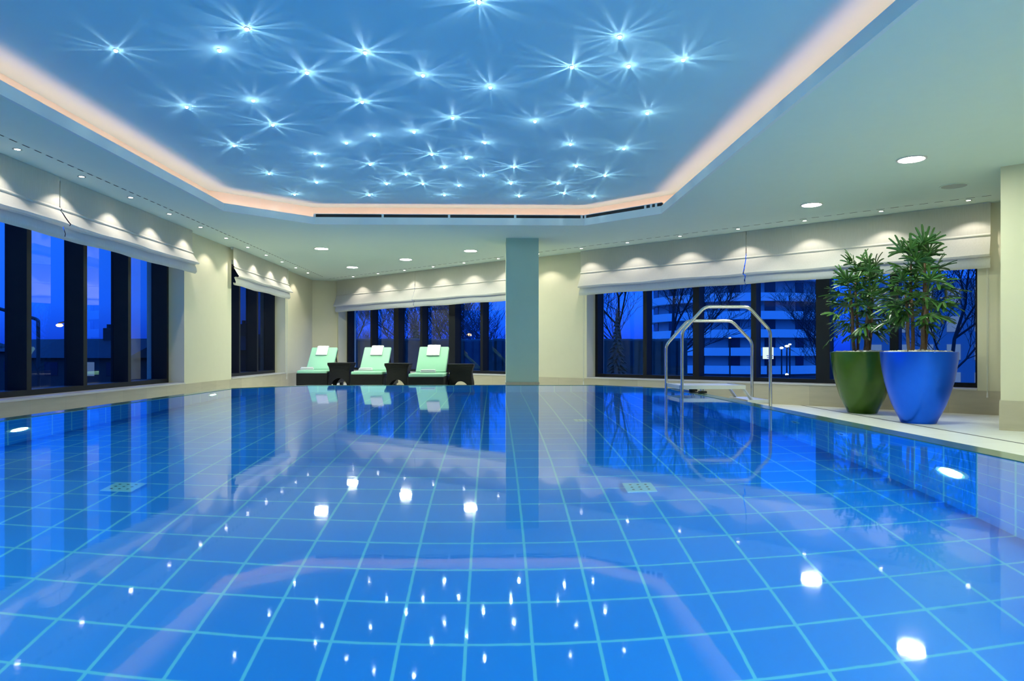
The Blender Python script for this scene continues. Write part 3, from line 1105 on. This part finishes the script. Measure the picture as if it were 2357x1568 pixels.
def table_proto():
    t = thing('side_table', 'x', 'table', (0, 0, 0), 0, 'small dark wicker tables between the loungers')
    MB().box((0, 0, .592), (.52, .52, .03), bev=.008).build('tabletop', M['wicker'], t)
    b = MB()
    prof = [(.0, .475), (.12, .445), (.25, .42), (.38, .405), (.46, .415), (.52, .445), (.578, .50)]
    ns = 18
    rings = []
    sides = [(1, 0), (0, 1), (-1, 0), (0, -1)]
    for (nx, ny) in sides:
        tx, ty = -ny, nx
        grid = []
        zs = [0, .06, .12, .17, .20, .25, .31, .38, .46, .52, .578]
        for z in zs:
            wd = None
            for (a, wa), (c, wc) in zip(prof, prof[1:]):
                if a <= z <= c:
                    wd = wa + (wc - wa) * (z - a) / (c - a)
            h = wd / 2
            grid.append([(s / ns * 2 - 1) * h for s in range(ns + 1)])
        arch_r, arch_h = .19, .265
        vs = []
        for z, row in zip(zs, grid):
            h = row[-1]
            line = []
            for q in row:
                zz = z
                if abs(q) < arch_r:
                    az = arch_h * math.sqrt(1 - (q / arch_r) ** 2)
                    zz = az + (0.578 - az) * (z / .578)
                line.append(b.bm.verts.new((nx * h + tx * q, ny * h + ty * q, zz)))
            vs.append(line)
        for i in range(len(vs) - 1):
            for k in range(ns):
                b.bm.faces.new((vs[i][k], vs[i][k + 1], vs[i + 1][k + 1], vs[i + 1][k]))
    bmesh.ops.remove_doubles(b.bm, verts=b.bm.verts, dist=1e-4)
    o = b.build('woven_base', M['wicker'], t)
    m = o.modifiers.new('thick', 'SOLIDIFY')
    m.thickness = .018
    m.offset = -1
    MB().box((0, 0, .30), (.37, .37, .012)).build('inner_shelf', M['wicker'], t)
    return t


tb = table_proto()
for i, (X, Z, lab) in enumerate([(-3.84, 15.4, 'small dark wicker table with arched foot between corner and middle loungers'), (-2.425, 14.6, 'small dark wicker table with arched foot behind the middle lounger, on its pillar side'),
                                 (-1.02, 13.72, 'small dark wicker table with arched foot standing closest to the pillar')]):
    o = tb if i == 0 else copy_tree(tb)
    p = c2(X, Z)
    o.location = (p.x, p.y, 0)
    o.rotation_euler = (0, 0, -PHI)
    o['label'] = lab

# ------------------------------------------------------------------ potted palms


def leaf_fan(bm, base, direc, size, r):
    """A rhapis leaf: stiff blunt fingers fanning out from the end of a stalk."""
    d = direc.normalized()
    up = Vector((0, 0, 1))
    sx = d.cross(up)
    if sx.length < .05:
        sx = Vector((1, 0, 0))
    sx.normalize()
    nrm = sx.cross(d).normalized()
    tilt = r.uniform(-.5, .5)
    sx = (sx * math.cos(tilt) + nrm * math.sin(tilt)).normalized()
    nrm = sx.cross(d).normalized()
    nf = r.choice((6, 7, 7, 8, 9))
    spread = math.radians(r.uniform(62, 92))
    for k in range(nf):
        a = (k / (nf - 1) * 2 - 1) * spread
        L = size * (1 - .28 * abs(a) / spread) * r.uniform(.86, 1.08)
        fd = (d * math.cos(a) + sx * math.sin(a)).normalized()
        side = fd.cross(nrm).normalized()
        wd = r.uniform(.0135, .019)
        droop = r.uniform(.05, .32)
        rows = []
        for s, wk in ((0.0, .25), (.25, .85), (.55, 1.0), (.85, .92), (1.0, .62)):
            q = base + fd * (L * s) - up * (droop * L * s * s) + nrm * (.03 * s * (1 - s))
            rows.append((bm.verts.new(q - side * wd * wk + nrm * .004), bm.verts.new(q - nrm * .004), bm.verts.new(q + side * wd * wk + nrm * .004)))
        for i in range(len(rows) - 1):
            for j in (0, 1):
                bm.faces.new((rows[i][j], rows[i][j + 1], rows[i + 1][j + 1], rows[i + 1][j]))


def palm(name, loc, potmat, label, seed, topz, crowns, canes, pot_label):
    r = random.Random(seed)
    t = thing(name, label, 'potted plant', loc)
    prof = [(.185, 0), (.205, .05), (.24, .12), (.285, .22), (.325, .35), (.36, .48), (.386, .62), (.402, .74), (.408, .84), (.398, .846), (.385, .84), (.378, .78), (.30, .76)]
    pot = MB().lathe(prof, 64)
    pot.build('pot', potmat, t, smooth=True)
    pb_ = MB()
    for i in range(420):
        a, q = r.uniform(0, 2 * PI), .37 * math.sqrt(r.random())
        pb_.ball((q * math.cos(a), q * math.sin(a), .832 + .022 * (1 - q / .37) + r.uniform(-.010, .014)), r.uniform(.014, .026), 1, (1, r.uniform(.7, 1), .6))
    pb_.cyl((0, 0, .80), .375, .04, 32)
    st = pb_.build('pebbles', M['pebble'], t, smooth=True)
    st['kind'] = 'stuff'
    fol = MB()
    tops = []
    for (cx_, cy_, lx, ly, hz) in canes:
        pts = [(cx_ + lx * s + .008 * math.sin(s * 9 + cx_ * 40), cy_ + ly * s, .80 + (hz - .80) * s) for s in (0, .2, .4, .6, .8, 1)]
        rad = r.uniform(.017, .023)
        MB().tube(pts, [rad * 1.15, rad, rad * .95, rad * 1.02, rad * .9, rad * .6], 9).build('cane', M['cane'], t, smooth=True)
        tops.append(pts)
    for (ci, zlo, zhi, cnt_, rad, sz) in crowns:
        pts = tops[ci]
        for k in range(cnt_):
            f = (k + r.random()) / cnt_
            z = zlo + (zhi - zlo) * f
            s = min(1, max(0, (z - .80) / (pts[-1][2] - .80)))
            a = Vector(pts[0]).lerp(Vector(pts[-1]), s)
            az = k * 2.39996 + r.uniform(-.4, .4) + ci
            el = -0.35 + 1.55 * f ** 1.3 + r.uniform(-.2, .2)
            d = Vector((math.cos(az) * math.cos(el), math.sin(az) * math.cos(el), math.sin(el)))
            ln = rad * r.uniform(.6, 1.1) * (1 - .35 * f)
            e = a + d * ln + Vector((0, 0, .05))
            mid = a.lerp(e, .5) + Vector((0, 0, .03))
            fol.tube([a, mid, e], [.005, .004, .003], 4)
            leaf_fan(fol.bm, e, (d + Vector((0, 0, -.12 + .5 * f))).normalized(), sz * r.uniform(.85, 1.15), r)
    fol.build('foliage', M['leaf'], t, smooth=True)
    return t


pbz = pixz(2114, 8.14)
palm('potted_palm', (pbz.x, pbz.y, 0), M['bluepot'], 'tall lady palm in the glossy blue tapered pot on the deck', 11, 2.2,
     [(0, 1.14, 1.62, 13, .26, .235), (1, 1.34, 1.97, 18, .24, .25), (2, 1.18, 1.55, 11, .28, .235), (3, 1.38, 2.02, 18, .24, .25), (4, 1.16, 1.75, 14, .26, .24)],
     [(-.10, .02, -.04, .0, 1.55), (-.03, .05, -.02, .03, 1.90), (.0, -.05, .02, -.06, 1.48), (.05, .0, .03, .0, 1.95), (.10, .03, .05, .03, 1.65)], '')
pgz = pixz(1985, 9.47)
palm('potted_palm', (pgz.x, pgz.y, 0), M['greenpot'], 'lady palm in the glossy dark green tapered pot nearer the ladder', 23, 2.2,
     [(0, 1.10, 1.75, 15, .28, .245), (1, 1.35, 2.0, 17, .24, .255), (2, 1.12, 1.6, 13, .28, .245), (3, 1.25, 1.9, 16, .28, .25), (4, 1.10, 1.7, 14, .28, .245)],
     [(-.10, .02, -.06, .0, 1.70), (-.03, .05, -.03, .03, 1.95), (.0, -.05, .02, -.06, 1.50), (.06, .0, .05, .0, 1.85), (.11, .03, .07, .03, 1.66)], '')

# ------------------------------------------------------------------ outside
GZ = -3.2
gp = MB()
gp.prism([V2(-160, -30), V2(-6.2, -30), V2(-6.2, 20.2), V2(-4.8, 20.6), far(0.2, DF + .65), V2(120, 5), V2(160, 5), V2(160, 190), V2(-160, 190)], GZ - .2, GZ)
struct(gp.build('ground', M['ground']), 'dark evening lawn outside the windows')


def bare_tree(loc, h, label, seed, lean=0.0, dens=1.0):
    r = random.Random(seed)
    t = thing('bare_tree', label, 'tree', (loc[0], loc[1], GZ), 0, 'leafless trees outside the far windows')
    tk = MB()
    br = MB()

    def grow(p, d, L, rad, lev, mb):
        pts = [p]
        q = p.copy()
        dd = d.copy()
        nst = 4
        kids = []
        for i in range(nst):
            dd = (dd + Vector((r.uniform(-.18, .18), r.uniform(-.18, .18), r.uniform(-.02, .12)))).normalized()
            q = q + dd * L / nst
            pts.append(q.copy())
            kids.append((q.copy(), dd.copy()))
        mb.tube(pts, [rad * (1 - .55 * i / nst) for i in range(nst + 1)], 5 if lev else 8)
        if lev >= 4:
            return
        for i, (q, dd) in enumerate(kids):
            if lev == 0 and i == 0:
                continue
            for _ in range(2 if lev < 3 else 1):
                ax = Vector((r.uniform(-1, 1), r.uniform(-1, 1), r.uniform(-.1, .5))).normalized()
                nd = (dd * .75 + ax * .75).normalized()
                grow(q, nd, L * r.uniform(.45, .68), max(rad * .42, .010), lev + 1, br)
    grow(Vector((0, 0, 0)), Vector((lean, 0, 1)).normalized(), h * .62, h * .012, 0, tk)
    tk.build('trunk', M['bark'], t)
    br.build('branches', M['bark'], t)
    return t


def conifer(loc, h, rad, label, seed):
    r = random.Random(seed)
    t = thing('conifer_tree', label, 'tree', (loc[0], loc[1], GZ), 0, 'dark conifers outside the far windows')
    MB().cyl((0, 0, h * .1), h * .02, h * .2, 8).build('trunk', M['bark'], t)
    b = MB()
    nl = 40
    for i in range(nl):
        f = i / nl
        z = h * (.06 + .92 * f)
        rr = rad * (1 - f) + .04
        nb = 11 if f < .8 else 7
        for k in range(nb):
            a = k * 2 * PI / nb + i * 1.1 + r.uniform(-.3, .3)
            q = rr * r.uniform(.55, 1.2)
            e = Vector((math.cos(a) * q, math.sin(a) * q, z - q * r.uniform(.15, .5)))
            m_ = Vector((math.cos(a) * q * .5, math.sin(a) * q * .5, z + q * .05))
            b.tube([(0, 0, z + q * .2), m_, e], [.05 + rr * .10, .04 + rr * .09, .012], 4)
    b.tube([(0, 0, h * .9), (0, 0, h * 1.04)], [.05, .008], 5)
    b.build('foliage', M['conifer'], t)
    return t


def box_house(loc, w, d, h, rh, rz, label, wins, chim=True, wall='brick'):
    t = thing('house', label, 'house', (loc[0], loc[1], GZ), rz, 'dark houses outside the long side windows')
    MB().box((0, 0, h / 2), (w, d, h)).build('wall', M[wall], t)
    rb = MB()
    o_ = .4
    pts = [(-w / 2 - o_, -d / 2 - o_, h), (w / 2 + o_, -d / 2 - o_, h), (w / 2 + o_, d / 2 + o_, h), (-w / 2 - o_, d / 2 + o_, h)]
    vs = [rb.bm.verts.new(p) for p in pts] + [rb.bm.verts.new((-w / 2 - o_, 0, h + rh)), rb.bm.verts.new((w / 2 + o_, 0, h + rh))]
    for f in ((3, 2, 1, 0), (0, 1, 5, 4), (2, 3, 4, 5), (0, 4, 3), (1, 2, 5)):
        rb.bm.faces.new([vs[i] for i in f])
    rf = rb.build('roof', M['rooftile'], t)
    if chim:
        MB().box((0, 0, h + rh + .3), (.9, .7, 1.2)).box((-.2, 0, h + rh + 1.05), (.22, .22, .35)).box((.2, 0, h + rh + 1.05), (.22, .22, .35)).build('chimney', M['brick'], rf)
    for (x, y, z, ww, hh, lit) in wins:
        MB().box((x, y, z), (ww if abs(y) >= d / 2 - .1 else .06, .06 if abs(y) >= d / 2 - .1 else ww, hh)).build('window', M['e_win'] if lit else M['darkglass'], t)
    return t


def at_pix(x, Z):
    return pixz(x, Z)


# long side: houses, tree belt, lamps
def zpix(y, Z):
    return ZC + (HY - y) * Z / F


p = at_pix(255, 58)
hw = zpix(780, 58) - GZ
box_house((p.x, p.y), 9.5, 7.0, hw - 1.6, 1.6, -.25, 'dark brick house with chimney seen through the long side window', [(1.0, -3.5, 2.7, 1.5, 1.1, True), (-2.4, -3.5, 2.7, 1.3, 1.1, False), (3.4, -3.5, 2.7, 1.0, 1.1, False)])
p = at_pix(135, 66)
hw = zpix(781, 66) - GZ
box_house((p.x, p.y), 6.0, 7.0, hw - 1.2, 1.2, -.3, 'dark low house beside the glowing street lamp', [(0.5, -3.5, 2.7, 1.2, 1.0, False), (-1.8, -3.5, 2.7, 1.2, 1.0, False)], chim=False)
p = at_pix(566, 60)
hw = zpix(770, 60) - GZ
box_house((p.x, p.y), 5.0, 6.0, hw - 1.4, 1.4, -.2, 'dark house seen through the narrow window', [(0.3, -3.0, 2.4, 1.6, 1.6, True), (-1.6, -3.0, 2.4, .8, 1.6, False)])
k = 0
for (x0, yt, Z) in [(-60, 778, 80), (5, 784, 96), (40, 790, 82), (70, 790, 104), (100, 788, 88), (310, 782, 85), (335, 786, 76), (285, 790, 98), (370, 784, 92)]:
    p = at_pix(x0, Z)
    r = random.Random(100 + k)
    hh = zpix(yt, Z) - GZ
    t = thing('round_tree', 'dark rounded tree on the skyline outside the side window, %s along it' % ORD[k], 'tree', (p.x, p.y, GZ), 0, 'dark trees on the skyline outside the side window')
    MB().cyl((0, 0, hh * .2), .25, hh * .4, 8).build('trunk', M['bark'], t)
    b = MB()
    for _ in range(16):
        a, q = r.uniform(0, 6.28), r.uniform(0, 2.0)
        b.ball((q * math.cos(a), q * math.sin(a), r.uniform(.3, .78) * hh), r.uniform(.6, 1.1), 2)
    b.build('crown', M['hedge'], t)
    k += 1


def street_lamp(x, Z, y, label, glow, arm=True, r=.12, name='street_lamp'):
    p = at_pix(x, Z)
    zl = zpix(y, Z)
    t = thing(name, label, 'street lamp', (p.x, p.y, GZ), 0)
    h = zl - GZ
    if arm:
        MB().tube(fillet([(.5, 0, 0), (.5, 0, h + .25), (-.05, 0, h + .12)], .3), .045, 8).build('post', M['post'], t)
    else:
        MB().tube([(0, 0, 0), (0, 0, h)], .05, 8).build('post', M['post'], t)
    if glow:
        MB().ball((0, 0, h), r, 2, (1.4, 1, .7)).build('lamp_glass', M[glow], t)
    return t


street_lamp(137, 40, 749, 'glowing orange street lamp outside the long side window', 'e_orange', r=.14)
street_lamp(1080, 45, 771, 'orange street lamp outside the window above the last side table', 'e_orange', r=.12)
street_lamp(1074, 42, 787, 'low white path lamp below the orange street lamp', 'e_white', False, .055)
street_lamp(1102, 42, 785, 'low white path lamp close to the mullion by the pillar', 'e_white', False, .05)
street_lamp(1680, 45, 778, 'small warm lamp outside seen inside the handrail arch', 'e_orange', False, .055)
street_lamp(1799, 48, 801, 'white lamp outside beside the deck side handrail, lowest of its cluster', 'e_white', False, .09)
street_lamp(1811, 48, 797, 'white lamp outside in the middle of the cluster by the handrail', 'e_white', False, .10)
street_lamp(1818, 48, 793, 'white lamp outside, upper one of the cluster by the handrail', 'e_white', False, .07)
street_lamp(1811, 30, 862, 'short white bollard lamp outside beneath the lamp cluster', 'e_white', False, .05)
# unlit bent pole
p = at_pix(88, 30)
t = thing('shelter_post', 'dark bent post against the blue sky outside the side window', 'post', (p.x, p.y, GZ))
h = zpix(736, 30) - GZ
MB().tube(fillet([(0, 0, 0), (0, 0, h), (-1.6, -.3, h + .5)], .12), .075, 8).build('post', M['post'], t)
# far windows: hedge, trees
p0, p1 = at_pix(790, 27), at_pix(1560, 27)
d = (p1 - p0).normalized()
hd = MB()
for i in range(46):
    q = p0 + (p1 - p0) * (i / 45)
    hd.box((q.x, q.y, (zpix(781, 27) + GZ) / 2), (.55, 1.0, zpix(781 + rnd.uniform(-2.5, 2.5), 27) - GZ), rz=math.atan2(d.y, d.x), bev=.08)
tag(hd.build('hedge', M['hedge']), 'dark clipped hedge outside behind the loungers and pillar', 'hedge')
bt = [(842, 62, 9.0, 'small leafless tree outside in the pane next to the corner'), (905, 46, 8.0, 'leafless tree outside between the first two mullions'), (1008, 36, 8.0, 'spreading leafless tree outside over the middle lounger'),
      (1085, 56, 10, 'leafless tree outside over the lounger by the pillar'), (1158, 40, 7.5, 'leafless tree outside next to the pillar'), (1440, 44, 12.5, 'slim leafless tree outside behind the conifer'),
      (1520, 33, 11.0, 'leaning leafless tree outside near the ladder'), (1905, 42, 8, 'leafless tree outside behind the green pot'),
      (2180, 30, 10, 'leafless tree outside behind the blue pot')]
for i, (x, Z, h, lab) in enumerate(bt):
    p = at_pix(x, Z)
    bare_tree((p.x, p.y), h, lab, 40 + i, lean=(-.12 if i == 6 else (i % 3 - 1) * .04))
p = at_pix(1420, 24)
conifer((p.x, p.y), zpix(718, 24) - GZ, .85, 'slim dark conifer outside beside the pillar wall', 3)
p = at_pix(958, 30)
conifer((p.x, p.y), zpix(738, 30) - GZ, 1.3, 'broad dark conifer outside behind the middle lounger', 4)

# curved apartment block
Zb = 105.0
pc = at_pix(1690, Zb + 14)
ab = thing('apartment_building', 'rounded apartment block with pale balcony bands outside the ladder windows', 'building', (pc.x, pc.y, GZ))
RB = 15.0
fh = 42 / F * Zb
zb0 = zpix(817, Zb) - GZ


def arc_wall(r0, r1, z0, z1, a0, a1, seg=40):
    o_ = [V2(r1 * math.cos(a0 + (a1 - a0) * k / seg), r1 * math.sin(a0 + (a1 - a0) * k / seg)) for k in range(seg + 1)]
    i_ = [V2(r0 * math.cos(a0 + (a1 - a0) * k / seg), r0 * math.sin(a0 + (a1 - a0) * k / seg)) for k in range(seg + 1)]
    return MB().prism(o_ + list(reversed(i_)), z0, z1)


am = math.atan2(-pc.y, -pc.x)
aa0, aa1 = am - 1.75, am + 1.75
top = zb0 + 3 * fh + 3.2
arc_wall(RB - 2, RB - 1.2, 0, top, aa0, aa1).build('wall', M['facade2'], ab)
for i in range(-1, 4):
    arc_wall(RB - 1.2, RB, zb0 + i * fh - .15, zb0 + i * fh + 1.1, aa0, aa1).build('balcony', M['facade'], ab)
arc_wall(RB - 9, RB + .2, top, top + .5, aa0, aa1).build('roof_edge', M['facade'], ab)
for i in range(-1, 4):
    for k in range(9):
        a = aa0 + (aa1 - aa0) * (k + .5) / 9
        if abs(a - am) > 1.3:
            continue
        q = V2(math.cos(a), math.sin(a)) * (RB - 1.17)
        MB().box((q.x, q.y, zb0 + i * fh + 2.0), (.08, 1.7, 1.7), rz=a).build('window', M['darkglass'], ab)
# second building to the right, many windows
pc = at_pix(2230, 70)
b2 = thing('office_building', 'building with rows of pale windows outside behind the blue pot', 'building', (pc.x, pc.y, GZ), math.atan2(-pc.x, pc.y))
hb2 = zpix(640, 70) - GZ
MB().box((0, 4, hb2 / 2), (22, 8, hb2)).build('wall', M['facade2'], b2)
for i in range(4):
    for k in range(8):
        MB().box((-8.5 + k * 2.4, -.03, hb2 - 1.8 - i * 2.9), (1.2, .1, 1.6)).build('window', M['e_win'], b2)
# glowing panel outside, stands in for an illegible bright patch in the window
p = at_pix(1768, 14.6)
sg = thing('glowing_panel', 'small white glowing stand-in panel outside beside the ladder handrail', 'sign', (p.x, p.y, GZ), -PHI - .38)
MB().box((0, .03, (zpix(832, 14.6) - GZ) / 2), (.05, .03, zpix(832, 14.6) - GZ)).build('post', M['post'], sg)
MB().box((0, 0, zpix(813, 14.6) - GZ), (.215, .02, .25)).build('panel', M['e_panel'], sg)
b = MB()
for i in range(4):
    b.box((.035, -.012, zpix(819 + i * 4, 14.6) - GZ), (.13 - i * .02, .004, .015))
b.build('blue_motif', M['bluepot'], sg)

# ------------------------------------------------------------------ world
wd = bpy.data.worlds.new('dusk')
scn.world = wd
wd.use_nodes = True
nt = wd.node_tree
for nd in list(nt.nodes):
    nt.nodes.remove(nd)
ow = nt.nodes.new('ShaderNodeOutputWorld')
bg = nt.nodes.new('ShaderNodeBackground')
tc = nt.nodes.new('ShaderNodeTexCoord')
sx = nt.nodes.new('ShaderNodeSeparateXYZ')
nt.links.new(tc.outputs['Generated'], sx.inputs[0])
cr = nt.nodes.new('ShaderNodeValToRGB')
cr.color_ramp.elements[0].position = 0.0
cr.color_ramp.elements[0].color = (0.004, 0.035, 0.55, 1)
cr.color_ramp.elements[1].position = 0.30
cr.color_ramp.elements[1].color = (0.016, 0.19, 1.0, 1)
e = cr.color_ramp.elements.new(0.06)
e.color = (0.008, 0.115, 1.0, 1)
e = cr.color_ramp.elements.new(1.0)
e.color = (0.010, 0.10, 0.75, 1)
nt.links.new(sx.outputs[2], cr.inputs[0])
nt.links.new(cr.outputs[0], bg.inputs['Color'])
nt.links.new(math_n(nt, 'ADD', 1.3, math_n(nt, 'MULTIPLY', math_n(nt, 'MAXIMUM', math_n(nt, 'SUBTRACT', sx.outputs[2], 0.25), 0.0), 2.6)), bg.inputs['Strength'])
nt.links.new(bg.outputs[0], ow.inputs['Surface'])

# ------------------------------------------------------------------ camera and view
cam = bpy.data.cameras.new('camera')
cam.sensor_width = 36.0
cam.lens = F / 2357.0 * 36.0
cam.shift_y = (HY - 784.0) / 2357.0
cam.clip_start = 0.05
cam.clip_end = 500
co = bpy.data.objects.new('camera', cam)
COL.objects.link(co)
co.location = (0, 0, ZC)
co.rotation_euler = (PI / 2, 0, -PHI)
scn.camera = co
vs = scn.view_settings
vs.view_transform = 'Standard'
vs.look = 'None'
vs.exposure = 0.16
vs.gamma = 1.0
vs.use_curve_mapping = False
cy = scn.cycles
cy.max_bounces = 7
cy.diffuse_bounces = 3
cy.glossy_bounces = 4
cy.transmission_bounces = 5
cy.transparent_max_bounces = 24
cy.sample_clamp_indirect = 4.0
cy.use_denoising = True
cy.caustics_reflective = False
cy.use_adaptive_sampling = True
cy.adaptive_threshold = 0.05
